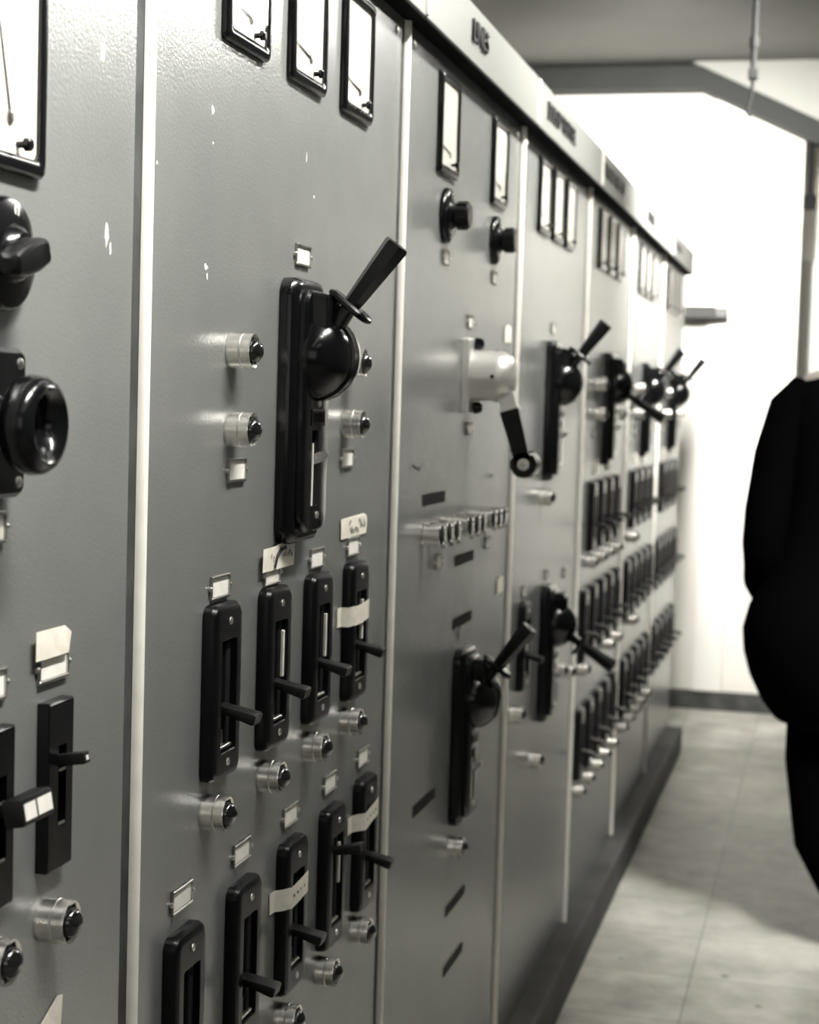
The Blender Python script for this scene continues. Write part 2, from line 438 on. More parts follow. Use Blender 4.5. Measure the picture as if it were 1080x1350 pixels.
def lamp_kind(L=.0240, R=.0172):
    def bez(b):
        n = 24
        prof = [(0, R*1.02), (.003, R*1.02), (.004, R), (L-.002, R), (L, R*.97)]
        loops = [[Vector((d, r*math.cos(2*PI*i/n), r*math.sin(2*PI*i/n))) for i in range(n)] for d, r in prof]
        # faceted opening
        def hexr(i):
            a = (2*PI*i/n) % (PI/3) - PI/6
            return R*.80/math.cos(a)*.97
        loops.append([Vector((L-.001, hexr(i)*math.cos(2*PI*i/n), hexr(i)*math.sin(2*PI*i/n))) for i in range(n)])
        loops.append([Vector((L-.010, R*.74*math.cos(2*PI*i/n), R*.74*math.sin(2*PI*i/n))) for i in range(n)])
        loft(b, loops)
    dome = [(L-.010, R*.70), (L-.002, R*.70)] + [(L-.002+R*.62*math.sin(t), R*.70*math.cos(t)) for t in (.3, .6, .9, 1.2, 1.45)]
    ring = build(lambda b: lathe(b, [(.012, R*1.005), (.0125, R*1.03), (.0135, R*1.03), (.014, R*1.005)], n=24, cap0=False, cap1=False), 'ring')
    return [('bezel', build(bez, 'bez', 40), 'lamp_chrome', [('bezel_ring', ring, 'lamp_chrome')]), ('lens', build(lambda b: lathe(b, dome, n=20), 'lens'), 'lens')]
LAMP = lamp_kind()

def label_kind(w, h):
    def fr(b):
        box(b, 0, .0008, -w/2, w/2, -h/2, h/2)
        box(b, .0004, .0035, -w/2, w/2, h/2-.0028, h/2, .0007, 1)
        box(b, .0004, .0035, -w/2, w/2, -h/2, -h/2+.0028, .0007, 1)
        box(b, .0004, .0028, -w/2, -w/2+.0018, -h/2, h/2); box(b, .0004, .0028, w/2-.0018, w/2, -h/2, h/2)
    studs = [build(lambda b, s=s: lathe(b, [(0, .0026), (.0025, .0026), (.0038, .0012)], (0, s*(w/2+.0022), 0), n=12), 'stud') for s in (-1, 1)]
    card = build(lambda b: box(b, .0009, .0013, -w/2+.002, w/2-.002, -h/2+.003, h/2-.003), 'card', 0)
    return [('holder_frame', build(fr, 'lf', 0), 'label_steel'), ('card', card, 'card')] + [('stud', s, 'screw') for s in studs]
LABEL = label_kind(.050, .0235)
SLABEL = label_kind(.036, .022)

def toggle_kind(lever_z, lever_dir, strip=1.0):
    W, H = .077, .173
    def plate(b):
        win = [rr(x, ww, hh, .003, 0, -.004) for x, ww, hh in ((.0148, .043, .112), (.0138, .041, .110), (.003, .040, .108))]
        loft(b, [rr(0, W, H, .012), rr(.0085, W, H, .012), rr(.0125, W-.004, H-.004, .011), rr(.0145, W-.011, H-.011, .008), rr(.0148, W-.017, H-.017, .006)] + win)
    inner = build(lambda b: (box(b, .0032, .0085, -.0195, -.008, -.056, .048, .001, 1), box(b, .0032, .0085, .008, .0195, -.056, .048, .001, 1)), 'cheek', 0)
    st = build(lambda b: box(b, .0090, .0122, .0135, .0185, -.012, .038, .0004, 1), 'strip', 0)
    stop = build(lambda b: (box(b, .0032, .0120, -.015, .017, -.0565, -.0535, .0006, 1), box(b, .0032, .0060, -.012, .014, -.054, -.040, .0006, 1)), 'stop', 0)
    scr = [build(lambda b, s=s: lathe(b, [(.0147, .0040), (.0160, .0036), (.0168, .0018)], (0, 0, s*.0695), n=12), 'scr') for s in (-1, 1)]
    def lev(b):
        a = math.radians(lever_dir)
        m = Matrix.Translation((.006, 0, lever_z)) @ Matrix.Rotation(-a, 4, 'Y')
        lp = []
        for x, w, h in ((0, .020, .007), (.010, .021, .008), (.038, .023, .0115), (.0405, .021, .0095)):
            lp.append([m @ p for p in rr(x, w, h, .0018, 0, 0, 2)])
        loft(b, lp)
    parts = [('plate', build(plate, 'plate', 30), 'plate', [('screw', s, 'screw') for s in scr]), ('arc_cheek', inner, 'dark'), ('contact_stop', stop, 'steel')]
    if strip: parts.append(('indicator_strip', st, 'strip', None, 'white indicator strip'))
    parts.append(('lever', build(lev, 'lever', 30), 'lever'))
    return parts
TOG_DN = toggle_kind(-.016, -14)
TOG_UP = toggle_kind(.034, 10)
TOG_DN0 = toggle_kind(-.016, -14, 0)
TOG_T4 = toggle_kind(.030, 12)

DX, DZ = .021, .060                      # drum axis in the big switch
def big_kind(up=True):
    def house(b):
        loft(b, [rr(0, .110, .287, .020, n=6), rr(.012, .110, .287, .020, n=6), rr(.0165, .105, .282, .018, n=6), rr(.0195, .097, .274, .015, n=6), rr(.0200, .090, .267, .013, n=6)])
    def cover(b):
        win = [rr(x, ww, hh, .001, -.008, -.062, 6) for x, ww, hh in ((.0292, .022, .084), (.0282, .021, .083), (.021, .021, .083))]
        loft(b, [rr(.0198, .088, .262, .022, n=6), rr(.0250, .088, .262, .022, n=6), rr(.0283, .082, .256, .019, n=6), rr(.0292, .074, .248, .016, n=6)] + win)
    def block(b):
        loft(b, [rr(.0291, .060, .046, .004, 0, .106), rr(.044, .058, .044, .004, 0, .105), rr(.0475, .048, .032, .004, 0, .103)])
        box(b, .0460, .0505, -.006, .006, .086, .118, .0012, 2)
    def drum(b):
        prof = [(-.005-.041*math.sin(t), max(.0462*math.cos(t), 0)) for t in [PI/2-PI/2*i/12 for i in range(13)]] + [(-.0045, .0445), (-.002, .0445), (-.001, .0490), (.011, .0490), (.012, .0465), (.015, .0465), (.016, .0490), (.026, .0480), (.031, .042), (.034, .0)]
        lathe(b, prof, (DX, 0, DZ), (0, 1, 0), 40)
        bmesh.ops.bisect_plane(b, geom=b.verts[:]+b.edges[:]+b.faces[:], plane_co=(.016, 0, 0), plane_no=(1, 0, 0), clear_inner=True)
    a = math.radians(53 if up else -33)
    d = Vector((math.cos(a), 0, math.sin(a))); u = Vector((-d.z, 0, d.x)); yv = Vector((0, 1, 0)); o = Vector((DX, 0, DZ))
    def frame(s, cu, cy): return o + d*s + u*cu + yv*cy
    def ring(s, w, t, r, n=4): return [frame(s, p.y, p.z) for p in rr(0, w, t, r, 0, 0, n)]
    stem = build(lambda b: loft(b, [ring(.040, .020, .022, .004), ring(.064, .016, .018, .004), ring(.068, .016, .018, .004)]), 'stem')
    guard = build(lambda b: loft(b, [ring(.0655, .052, .026, .012), ring(.0675, .058, .030, .014), ring(.0710, .058, .030, .014), ring(.0735, .050, .024, .011)]), 'guard')
    def oct_(s, r):
        return [frame(s, r*math.cos(PI/6*0 + i*PI/3), r*math.sin(i*PI/3)) for i in range(6)]
    grip = build(lambda b: loft(b, [oct_(.0735, .0100), oct_(.080, .0108), oct_(.150, .0148), oct_(.1535, .0136)] + [oct_(.1535, .006), oct_(.1510, .0055)]), 'grip', 25)
    pt = build(lambda b: prism(b, [(.000 + .013*math.cos(t)*1.0, .0055*math.sin(t)) for t in [2*PI*i/18 for i in range(18)]], .004,
               lambda p, q, w: (.0305 + p*.9 - q*.42, -.002+w, -.050 + p*.42 + q*.9)), 'pointer')
    ptr = build(lambda b: lathe(b, [(0, .0026), (.0012, .0026), (.0018, .0014)], (.0275, -.002, -.0514), (0, -1, 0), 12), 'pscr')
    st = build(lambda b: loft(b, [[Vector((x, y, z)) for y, z in ((-.0165, -.102), (-.0115, -.102), (-.0115, -.034), (-.0135, -.034))] for x in (.0215, .0290)]), 'strip', 0)
    name = build(lambda b: loft(b, [rr(.0291, .050, .018, .002, 0, -.006), rr(.0302, .050, .018, .002, 0, -.006), rr(.0304, .046, .014, .002, 0, -.006), rr(.0298, .045, .013, .002, 0, -.006)]), 'np', 25)
    def rib(b):
        for i in range(6): box(b, .0296, .0308, -.012+i*.0045, -.010+i*.0045, -.011, -.001)
    scr = [build(lambda b, z=z: lathe(b, [(.0290, .0042), (.0305, .0038), (.0312, .002)], (0, .004, z), n=14), 'scr') for z in (.009, -.113)]
    return [('housing', build(house, 'house', 30), 'black', [('cover', build(cover, 'cover', 30), 'black'), ('upper_block', build(block, 'block', 30), 'black')] + [('screw', s, 'screw') for s in scr] + [('nameplate', name, 'black'), ('embossing', build(rib, 'rib', 0), 'black')]),
            ('drum', build(drum, 'drum', 35), 'black'), ('pointer', pt, 'screw', [('rivet', ptr, 'screw')], 'metal pointer'), ('indicator_strip', st, 'strip', None, 'white indicator strip'),
            ('handle', grip, 'grip', [('guard', guard, 'black'), ('stem', stem, 'black')])]
BIG_UP, BIG_DN = big_kind(True), big_kind(False)

def rotary_kind():
    fl = build(lambda b: lathe(b, [(0, .041), (.005, .041), (.008, .039), (.010, .034), (.0105, .022), (.013, .020), (.016, .017)], n=40), 'flange')
    hub = build(lambda b: lathe(b, [(.015, .016), (.018, .0185), (.036, .0195), (.0385, .017), (.0385, .0)], n=24), 'hub')
    def ribs(b):
        for i in range(10):
            a = 2*PI*i/10
            box(b, .019, .035, -.0025, .0025, .0180, .0212, .0006, 1, Matrix.Rotation(a, 4, 'X'))
    scr = [build(lambda b, s=s: lathe(b, [(.0098, .003), (.0112, .0028), (.0118, .0015)], (0, 0, s*.029), n=12), 'scr') for s in (-1, 1)]
    return [('flange', fl, 'black', [('screw', s, 'screw') for s in scr]), ('knob', hub, 'grip', [('knob_ribs', build(ribs, 'ribs', 0), 'grip')])]
ROT = rotary_kind()

# ------------------------------------------------------------------ cabinet with the pull knob
x0 = .0003
tr = place(BIGMETER, 'panel_meter', (x0, 1.066, 1.580), 'large square black-rimmed meter above the rotary switch with the zero mark', 'meter', 'panel meters')
def bigrot():
    fl = build(lambda b: lathe(b, [(0, .0405), (.007, .0405), (.011, .038), (.013, .030), (.0135, .020)], n=48), 'fl')
    hub = build(lambda b: lathe(b, [(.0130, .021), (.018, .019), (.022, .015)], n=32), 'hub')
    def bar(b):
        m = Matrix.Rotation(math.radians(18), 4, 'X')
        lp = []
        for y, w, t in ((-.032, .010, .012), (-.029, .016, .018), (-.015, .022, .019), (.0, .024, .020), (.008, .022, .020), (.0125, .019, .022), (.0155, .012, .016)):
            lp.append([m @ Vector((.026 + p.z, y-.004, p.y)) for p in rr(0, w, t, .005, 0, 0, 4)])
        loft(b, lp)
    z = text_mesh('0', .014, .0003, PANEL_ROT)
    z.transform(Matrix.Translation((.0128, .004, .030)))
    return [('flange', fl, 'black', [('zero_mark', z, 'zero', None, 'white figure 0')]), ('hub', hub, 'black'), ('knob', build(bar, 'bar', 40), 'grip')]
place(bigrot(), 'rotary_switch', (x0, 1.10, 1.425), 'black rotary switch with winged knob and white 0, under the large meter', 'switch', 'rotary switches')
def pull():
    pl = build(lambda b: loft(b, [rr(0, .115, .106, .008), rr(.012, .115, .106, .008), rr(.016, .108, .099, .006)]), 'pl')
    neck = build(lambda b: lathe(b, [(.0155, .024), (.022, .020), (.034, .016), (.048, .018)], n=32), 'neck')
    kn = build(lambda b: lathe(b, [(d+.007, r_) for d, r_ in [(.030, .020), (.031, .028), (.035, .0325), (.042, .0345), (.050, .0335), (.055, .030), (.0565, .026), (.055, .0225), (.049, .0175), (.043, .0155), (.041, .010), (.0405, .0)]], n=48), 'kn')
    scr = [build(lambda b, y=y, z=z: lathe(b, [(.0158, .0042), (.0172, .0038), (.018, .002)], (0, y, z), n=14), 's') for y in (-.046, .046) for z in (-.042, .042)]
    mark = build(lambda b: box(b, .0160, .0164, .010, .0125, .022, .036, 0, 1, Matrix.Rotation(.35, 4, 'X')), 'mk', 0)
    return [('plate', pl, 'black', [('screw', s, 'screw') for s in scr] + [('index_mark', mark, 'zero')]), ('neck', neck, 'black'), ('knob', kn, 'black')]
place(pull(), 'pull_switch', (x0, 1.060, 1.306), 'square black switch plate with a dished round pull knob', 'switch')

def flat_kind(lever_z, tag_plate=False):
    def bd(b):
        win = [rr(x, .014, .062, .001, .002, 0, 2) for x in (.0100, .0092, .004)]
        loft(b, [rr(0, .044, .132, .0015, n=2), rr(.0088, .044, .132, .0015, n=2), rr(.0100, .041, .129, .0012, n=2)] + win)
    def lv(b):
        m = Matrix.Translation((.005, .002, lever_z)) @ Matrix.Rotation(math.radians(-10), 4, 'Y')
        box(b, 0, .026, -.0055, .0055, -.0045, .0045, .001, 2, m)
    parts = [('body', build(bd, 'fb', 25), 'black')]
    sub = None
    if tag_plate:
        m = Matrix.Translation((.005, .002, lever_z)) @ Matrix.Rotation(math.radians(-10), 4, 'Y')
        def lv(b):
            box(b, 0, .020, -.0055, .0055, -.0045, .0045, .001, 2, m); box(b, .018, .034, -.024, .024, -.010, .010, .002, 2, m)
        sub = [('tag_card', build(lambda b: (box(b, .0341, .0345, -.021, -.004, -.006, .006, 0, 1, m), box(b, .0341, .0345, -.001, .021, -.006, .006, 0, 1, m)), 'tc', 0), 'card', None, 'white lever tag')]
    else:
        m = Matrix.Translation((.005, .002, lever_z)) @ Matrix.Rotation(math.radians(-10), 4, 'Y')
        sub = [('lever_dot', build(lambda b: box(b, .0261, .0264, -.002, .002, -.0018, .0018, 0, 1, m), 'ld', 0), 'zero')]
    parts.append(('lever', build(lv, 'fl', 25), 'lever', sub))
    def ticks(b):
        for z in (.012, -.030): box(b, .0099, .0108, -.004, .006, z-.001, z+.001)
    parts.append(('stop_bar', build(ticks, 'tk', 0), 'screw'))
    return parts
place(flat_kind(.018), 'slide_switch', (x0, 1.196, 1.026), 'narrow flat black switch with tiny lever below the torn tape', 'switch', 'flat black switches')
place(flat_kind(.006, True), 'slide_switch', (x0, 1.098, 1.021), 'narrow flat black switch whose lever carries a white tag', 'switch', 'flat black switches')

# ------------------------------------------------------------------ paper tape
def tape_kind(poly, strokes, lift=.0006, seed=1):
    """poly in panel (y, z) local; slightly wavy sheet"""
    r = random.Random(seed)
    def fn(b):
        prism(b, poly, .0004, lambda u, v, w: (lift + w + .0008*abs(math.sin(u*160+seed)), u, v))
    parts = [('paper', build(fn, 'tp', 0), 'tape')]
    if strokes:
        def ink(b):
            for (y0, z0, y1, z1, t) in strokes:
                p, q = Vector((lift+.0022, y0, z0)), Vector((lift+.0022, y1, z1))
                dd = (q-p).normalized(); s = Vector((0, -dd.z, dd.y))*t/2; e = Vector((.00015, 0, 0))
                loft(b, [[p-s-e, p+s-e, q+s-e, q-s-e], [p-s+e, p+s+e, q+s+e, q-s+e]])
        parts.append(('handwriting', build(ink, 'ink', 0), 'ink'))
    return parts
def scribble(y0, y1, z0, z1, n, seed, t=.0012):
    r = random.Random(seed); out = []
    for i in range(n):
        y = y0 + (y1-y0)*(i+.5)/n
        a = r.uniform(-.35, .35)*(y1-y0)/n*2
        out.append((y-a, z0+r.uniform(0, .3)*(z1-z0), y+a, z1-r.uniform(0, .4)*(z1-z0), t*r.uniform(.7, 1.5)))
    return out
t1 = tape_kind([(-.052, -.012), (.054, -.012), (.056, .0125), (.034, .0115), (.020, .014), (.004, .0145), (-.012, .013), (-.050, .0125)],
               [(-.028, .001, -.027, .006, .0012), (-.020, -.003, -.019, .003, .0014), (-.015, -.010, -.008, .001, .0055), (-.009, .001, .004, .009, .0065), (.003, .008, .022, .0105, .004)] + scribble(.012, .046, -.002, .008, 6, 5), lift=.0042, seed=1)
place(t1, 'paper_tape', (x0, 1.730, 1.1580), 'torn white tape with black scrawl under the big lever switch', 'tape', 'pieces of tape')
t2 = tape_kind([(-.056, -.0125), (.056, -.0115), (.060, .004), (.056, .011), (.046, .0145), (-.058, .0125)],
               [(-.026, .004, -.018, .009, .0018), (.018, .006, .022, .009, .003)] + scribble(-.022, .018, -.008, .002, 7, 3) + scribble(.024, .05, -.004, .008, 4, 9), seed=2)
place(t2, 'paper_tape', (x0, 2.035, 1.1715), 'white tape with faint scrawl above the fourth lever switch of the upper row', 'tape', 'pieces of tape')
t3 = tape_kind([(-.030, -.010), (.026, -.010), (.030, .006), (.020, .012), (-.030, .0125)], [], lift=.0042, seed=3)
place(t3, 'paper_tape', (x0, 1.190, 1.1360), 'torn blank tape over the label of the narrow flat switch', 'tape', 'pieces of tape')
t4 = tape_kind([(-.028, -.016), (.018, -.016), (.020, .012), (.012, .0135), (-.026, -.004)], [], seed=4)
place(t4, 'paper_tape', (x0, 1.203, .8380), 'torn blank tape below the lamp of the narrow flat switch', 'tape', 'pieces of tape')
# tape wrapped over switch plates
def wrap_kind(z_l, z_r, h, seed, marks=True):
    W = .077
    def fn(b):
        path = [(.0004, -W/2-.022), (.0006, -W/2-.006), (.0090, -W/2-.0012), (.0140, -W/2+.004), (.0156, -W/2+.010), (.0158, 0), (.0156, W/2-.010), (.0140, W/2-.003), (.0090, W/2+.001)]
        lp = []
        for i, (x, y) in enumerate(path):
            t = (y+W/2+.022)/(W+.022); zc = z_l + (z_r-z_l)*t
            wob = .0008*math.sin(i*2.1+seed)
            lp.append([Vector((x, y, zc-h/2+wob)), Vector((x, y, zc+h/2+wob)), Vector((x+.0005, y+(-.0004 if y < -W/2 else 0), zc+h/2+wob)), Vector((x+.0005, y, zc-h/2+wob))])
        loft(b, lp)
    parts = [('tape_strip', build(fn, 'wr', 30), 'tape')]
    if marks:
        def mk(b):
            r = random.Random(seed)
            for i in range(4):
                y = -.024 + i*.013; zc = z_l + (z_r-z_l)*((y+W/2+.022)/(W+.022))
                box(b, .0163, .0165, y, y+r.uniform(.002, .006), zc-.0012, zc+.0018)
        parts.append(('pen_marks', build(mk, 'mk', 0), 'ink'))
    return parts

# ------------------------------------------------------------------ cabinet beside LINES
TAPED = 'the cabinet beside LINES'
for i, y in enumerate((1.598, 1.794, 1.990)):
    place(METER, 'panel_meter', (x0, y, 1.740), f'{("first", "second", "third")[i]} black-rimmed meter of three above the big lever in the cabinet beside LINES', 'meter', 'panel meters')
place(BIG_UP, 'lever_switch', (x0, 1.781, 1.315), 'big black drum lever switch, handle up, above the taped lever switches', 'lever switch', 'big drum lever switches')
for (y, z, l) in ((1.583, 1.374, 'upper chrome lamp before the big raised lever above the taped switches'), (1.584, 1.297, 'lower chrome lamp before the big raised lever above the taped switches'),
                  (1.985, 1.374, 'upper chrome lamp partly hidden by the drum of the big raised lever'), (1.984, 1.300, 'lower chrome lamp past the big raised lever, before the LINES seam')):
    place(LAMP, 'indicator_lamp', (x0, y, z), l, 'indicator lamp', 'chrome indicator lamps')
ord_ = ('first', 'second', 'third', 'fourth', 'fifth')
def lab(y, z, text, kind=LABEL): place(kind, 'label_holder', (x0, y, z), text, 'label', 'chrome label holders')
lab(1.800, 1.486, 'chrome label holder with white card above the big raised lever beside LINES')
lab(1.602, 1.256, 'chrome label holder under the two lamps before the big raised lever')
lab(1.996, 1.258, 'chrome label holder under the two lamps past the big raised lever')
for i, (y, z) in enumerate(((1.562, 1.143), (1.720, 1.141), (1.881, 1.145), (2.034, 1.147))):
    lab(y, z, f'chrome label holder over the {ord_[i]} lever switch of the upper taped row')
for i, (y, z) in enumerate(((1.478, .857), (1.644, .859), (1.806, .860), (1.960, .864), (2.108, .867))):
    lab(y, z, f'chrome label holder over the {ord_[i]} lever switch of the lower taped row')
YR1 = (1.558, 1.718, 1.876, 2.034)
for i, y in enumerate(YR1):
    s = [' its window shadowed', ' below the scrawled tape', ' with a bright white strip', ' wrapped with blank tape'][i]
    place(TOG_DN if i else TOG_DN0, 'toggle_switch', (x0, y, 1.0415), f'{ord_[i]} lever switch of the upper row beside LINES,{s}', 'lever switch', 'small black lever switches')
place(wrap_kind(.021, .025, .024, 1, False), 'tape_wrap', (x0, YR1[3], 1.0415), 'blank tape wrapped across the fourth lever switch of the upper row', 'tape', 'tape wrapped on switches')
YR2 = (1.475, 1.640, 1.802, 1.959, 2.108)
ZR2 = (.742, .744, .748, .750, .755)
for i, y in enumerate(YR2):
    s = [' cut off by the picture bottom', ' untaped with its lever down', ' wrapped with marked tape', ' with its lever up', ' wrapped with tape beside the LINES seam'][i]
    place((TOG_DN0, TOG_DN0, TOG_DN0, TOG_T4, TOG_DN0)[i], 'toggle_switch', (x0, y, ZR2[i]), f'{ord_[i]} lever switch of the lower row beside LINES,{s}', 'lever switch', 'small black lever switches')
place(wrap_kind(.026, .030, .024, 2), 'tape_wrap', (x0, YR2[2], ZR2[2]), 'pen-marked tape wrapped across the third lever switch of the lower row', 'tape', 'tape wrapped on switches')
place(wrap_kind(.032, .042, .022, 3), 'tape_wrap', (x0, YR2[4], ZR2[4]), 'pen-marked tape wrapped across the fifth lever switch of the lower row', 'tape', 'tape wrapped on switches')
for i, (y, z) in enumerate(((1.538, .925), (1.705, .926), (1.862, .928), (2.012, .931))):
    place(LAMP, 'indicator_lamp', (x0, y, z), f'chrome indicator lamp under the {ord_[i]} lever switch of the upper taped row', 'indicator lamp', 'chrome indicator lamps')
for i, (y, z) in enumerate(((1.625, .631), (1.783, .634), (1.932, .640), (2.084, .645))):
    place(LAMP, 'indicator_lamp', (x0, y, z), f'chrome indicator lamp under the {ord_[i+1]} lever switch of the lower taped row', 'indicator lamp', 'chrome indicator lamps')
# pull-knob cabinet: lamps and labels
place(LAMP, 'indicator_lamp', (x0, 1.190, .9205), 'chrome indicator lamp under the narrow flat switch with tiny lever', 'indicator lamp', 'chrome indicator lamps')
place(LAMP, 'indicator_lamp', (x0, 1.090, .9205), 'chrome indicator lamp cut by the picture edge under the white-tagged switch', 'indicator lamp', 'chrome indicator lamps')
lab(1.197, 1.118, 'chrome label holder under torn tape above the narrow flat switch')
lab(1.094, 1.117, 'chrome label holder above the flat switch with the white-tagged lever')
lab(1.090, 1.231, 'chrome label holder below the square plate with the pull knob')

# ------------------------------------------------------------------ LINES cabinet
for i, y in enumerate((2.483, 2.873)):
    place(METER, 'panel_meter', (x0, y, 1.737), f'{ord_[i]} black-rimmed meter of two under the LINES sign', 'meter', 'panel meters')
for i, y in enumerate((2.490, 2.862)):
    place(ROT, 'rotary_switch', (x0, y, 1.607), f'round black rotary switch under the {ord_[i]} meter of the LINES cabinet', 'switch', 'rotary switches')
lab(2.499, 1.546, 'small label holder under the first rotary switch of the LINES cabinet', SLABEL)
lab(2.871, 1.545, 'small label holder under the second rotary switch of the LINES cabinet', SLABEL)
lab(2.686, 1.460, 'small label holder above the steel crank device', SLABEL)
lab(2.706, 1.289, 'small label holder below the steel crank device', SLABEL)
lab(2.511, 1.087, 'small label holder under the first push buttons of the LINES cabinet', SLABEL)
lab(2.887, 1.089, 'small label holder under the last push buttons of the LINES cabinet', SLABEL)
for (y, z, t) in ((3.010, 1.455, 'white paper scrap by the seam past the steel crank device'), (3.015, 1.003, 'white paper scrap by the seam past the push buttons')):
    place(tape_kind([(-.03, -.016), (.03, -.014), (.026, .013), (.0, .017), (-.028, .012)], [], seed=7), 'paper_scrap', (x0, y, z), t, 'tape', 'paper scraps on the LINES cabinet')
def crank():
    pl = build(lambda b: loft(b, [rr(0, .070, .118, .004), rr(.010, .070, .118, .004), rr(.012, .067, .115, .003)]), 'pl')
    bd = build(lambda b: lathe(b, [(.0115, .041), (.012, .040), (.052, .040), (.062, .0385), (.072, .034), (.078, .027), (.081, .018), (.082, .0)], n=48), 'bd')
    bolts = [build(lambda b, z=z: lathe(b, [(.0118, .010), (.018, .010), (.024, .0085), (.027, .005), (.0275, 0)], (0, .004, z), n=18), 'bolt') for z in (-.051, .051)]
    holes = [build(lambda b, a=a: lathe(b, [(0, .0032), (.0012, .0032)], (.050, -.0398*math.cos(a), .0398*math.sin(a)), (0, -math.cos(a), math.sin(a)), 14), 'hole') for a in (-.03, 1.45, -1.5)]
    # crank arm in the x-z plane, standing out from the body
    A, B = Vector((.068, 0, -.032)), Vector((.1005, 0, -.139))
    d = (B-A).normalized(); u = Vector((-d.z, 0, d.x))
    def bar(b, s0, s1, w0, w1, y0, y1, bev=.0015, off=0.):
        P, Q = A+d*s0+u*off, A+d*s1+u*off
        lp = []
        for p, w in ((P, w0), (Q, w1)):
            lp.append([p - u*w/2 + Vector((0, y0, 0)), p + u*w/2 + Vector((0, y0, 0)), p + u*w/2 + Vector((0, y1, 0)), p - u*w/2 + Vector((0, y1, 0))])
        loft(b, lp)
    neck = build(lambda b: bar(b, -.012, .024, .026, .026, -.016, .010), 'neck', 0)
    arm = build(lambda b: bar(b, .022, .112, .031, .024, -.018, -.011), 'arm', 0)
    arm2 = build(lambda b: bar(b, .026, .112, .016, .020, .014, .024, off=-.010), 'arm2', 0)
    whl = build(lambda b: lathe(b, [(-.018, .0), (-.018, .0195), (-.016, .0215), (-.002, .0215), (.0, .0195), (.002, .0195), (.003, .022), (.020, .022), (.023, .019), (.023, .0)], B, (0, 1, 0), 36), 'whl')
    wsh = build(lambda b: lathe(b, [(-.0182, .0095), (-.0200, .0090), (-.0200, .0052), (-.0190, .005), (-.0190, .0)], B, (0, 1, 0), 24), 'wsh')
    blt = build(lambda b: lathe(b, [(-.0190, .0046), (-.0225, .0044), (-.0225, .0)], B, (0, 1, 0), 6), 'blt', 20)
    return [('mounting_plate', pl, 'crank_steel', [('bolt', bo, 'black') for bo in bolts]), ('motor_body', bd, 'crank_steel', [('pin_hole', h, 'dark') for h in holes]),
            ('crank_neck', neck, 'crank_steel'), ('crank_arm', arm, 'grip', [('brace', arm2, 'grip')]), ('roller', whl, 'black', [('washer', wsh, 'strip'), ('roller_bolt', blt, 'screw')])]
place(crank(), 'crank_device', (x0, 2.675, 1.3735), 'steel cylinder device with black crank arm and roller on the LINES cabinet', 'crank')
def button():
    sl = build(lambda b: lathe(b, [(0, .0165), (.004, .0165), (.005, .0150), (.029, .0150), (.030, .0142)], n=24), 'sl')
    cp = build(lambda b: lathe(b, [(.0300, .0146), (.0335, .0146), (.0345, .0125), (.0345, .0)], n=24), 'cp')
    dots = build(lambda b: (lathe(b, [(.0345, .0042), (.0368, .0035), (.0374, 0)], (0, 0, .0095), n=12), lathe(b, [(.0300, .0046), (.0368, .0040), (.0374, 0)], (0, 0, -.0150), n=12)), 'dots')  # bright chrome dots standing in for highlights on the button ring
    return [('sleeve', sl, 'chrome'), ('cap', cp, 'lens', [('cap_glints', dots, 'chrome')])]
BTN = button()
for i, y in enumerate((2.40, 2.45, 2.501, 2.597, 2.648, 2.694, 2.782, 2.828, 2.875)):
    place(BTN, 'push_button', (x0, y, 1.137), f'{ord_[i % 3]} chrome push button in the {ord_[i//3]} group of three on the LINES cabinet', 'push button', 'chrome push buttons')
for (y, z, t) in ((2.473, 1.186, 'black label strip above the push buttons'), (2.703, 1.077, 'black label strip under the second group of push buttons'), (2.701, .976, 'black label strip just above the lower lever switch of the LINES cabinet'),
               (2.470, .726, 'lone black label strip before the lower lever switch'), (2.718, .505, 'black label strip beneath the lamp under the lower lever switch'), (2.715, .406, 'lowest black label strip on the LINES cabinet')):
    tag(obj('label_strip', build(lambda b: box(b, 0, .0008, -.071, .071, -.0085, .0085), 'dy', 0), 'dymo', None, (x0, y, z)), t, 'label', 'black label strips')
def hook(b): sweep(b, [(.001, .012, .010), (.001, -.006, .006), (.001, -.008, -.004), (.001, -.004, -.010)], .0012, 6)
tag(obj('hook_mark', build(hook, 'hk'), 'screw', None, (x0, 2.68, .956)), 'tiny wire hook just under a black label strip on the LINES cabinet', 'hook')
for (y, z, n, s, t) in ((2.874, 1.204, 5, 11, 'faint dark handwriting above the push buttons by the crank roller'), (2.352, 1.236, 3, 12, 'faint dark pen scribble near the seam on the LINES cabinet')):
    def wr(b):
        for (a, c, d, e, tt) in scribble(-.045, .045, -.006, .006, n, s, .002):
            p, q = Vector((.0002, a, c)), Vector((.0002, d, e)); dd = (q-p).normalized(); sd = Vector((0, -dd.z, dd.y))*tt/2; ex = Vector((.0002, 0, 0))
            loft(b, [[p-sd, p+sd, q+sd, q-sd], [p-sd+ex, p+sd+ex, q+sd+ex, q-sd+ex]])
    tag(obj('handwriting', build(wr, 'wr', 0), 'ink', None, (x0, y, z)), t, 'writing', 'pen marks on the LINES cabinet')
place(BIG_UP, 'lever_switch', (x0, 2.695, .7885), 'big black drum lever switch, handle up, low on the LINES cabinet', 'lever switch', 'big drum lever switches')
place(LAMP, 'indicator_lamp', (x0, 2.655, .6115), 'chrome indicator lamp under the lower lever switch of the LINES cabinet', 'indicator lamp', 'chrome indicator lamps')

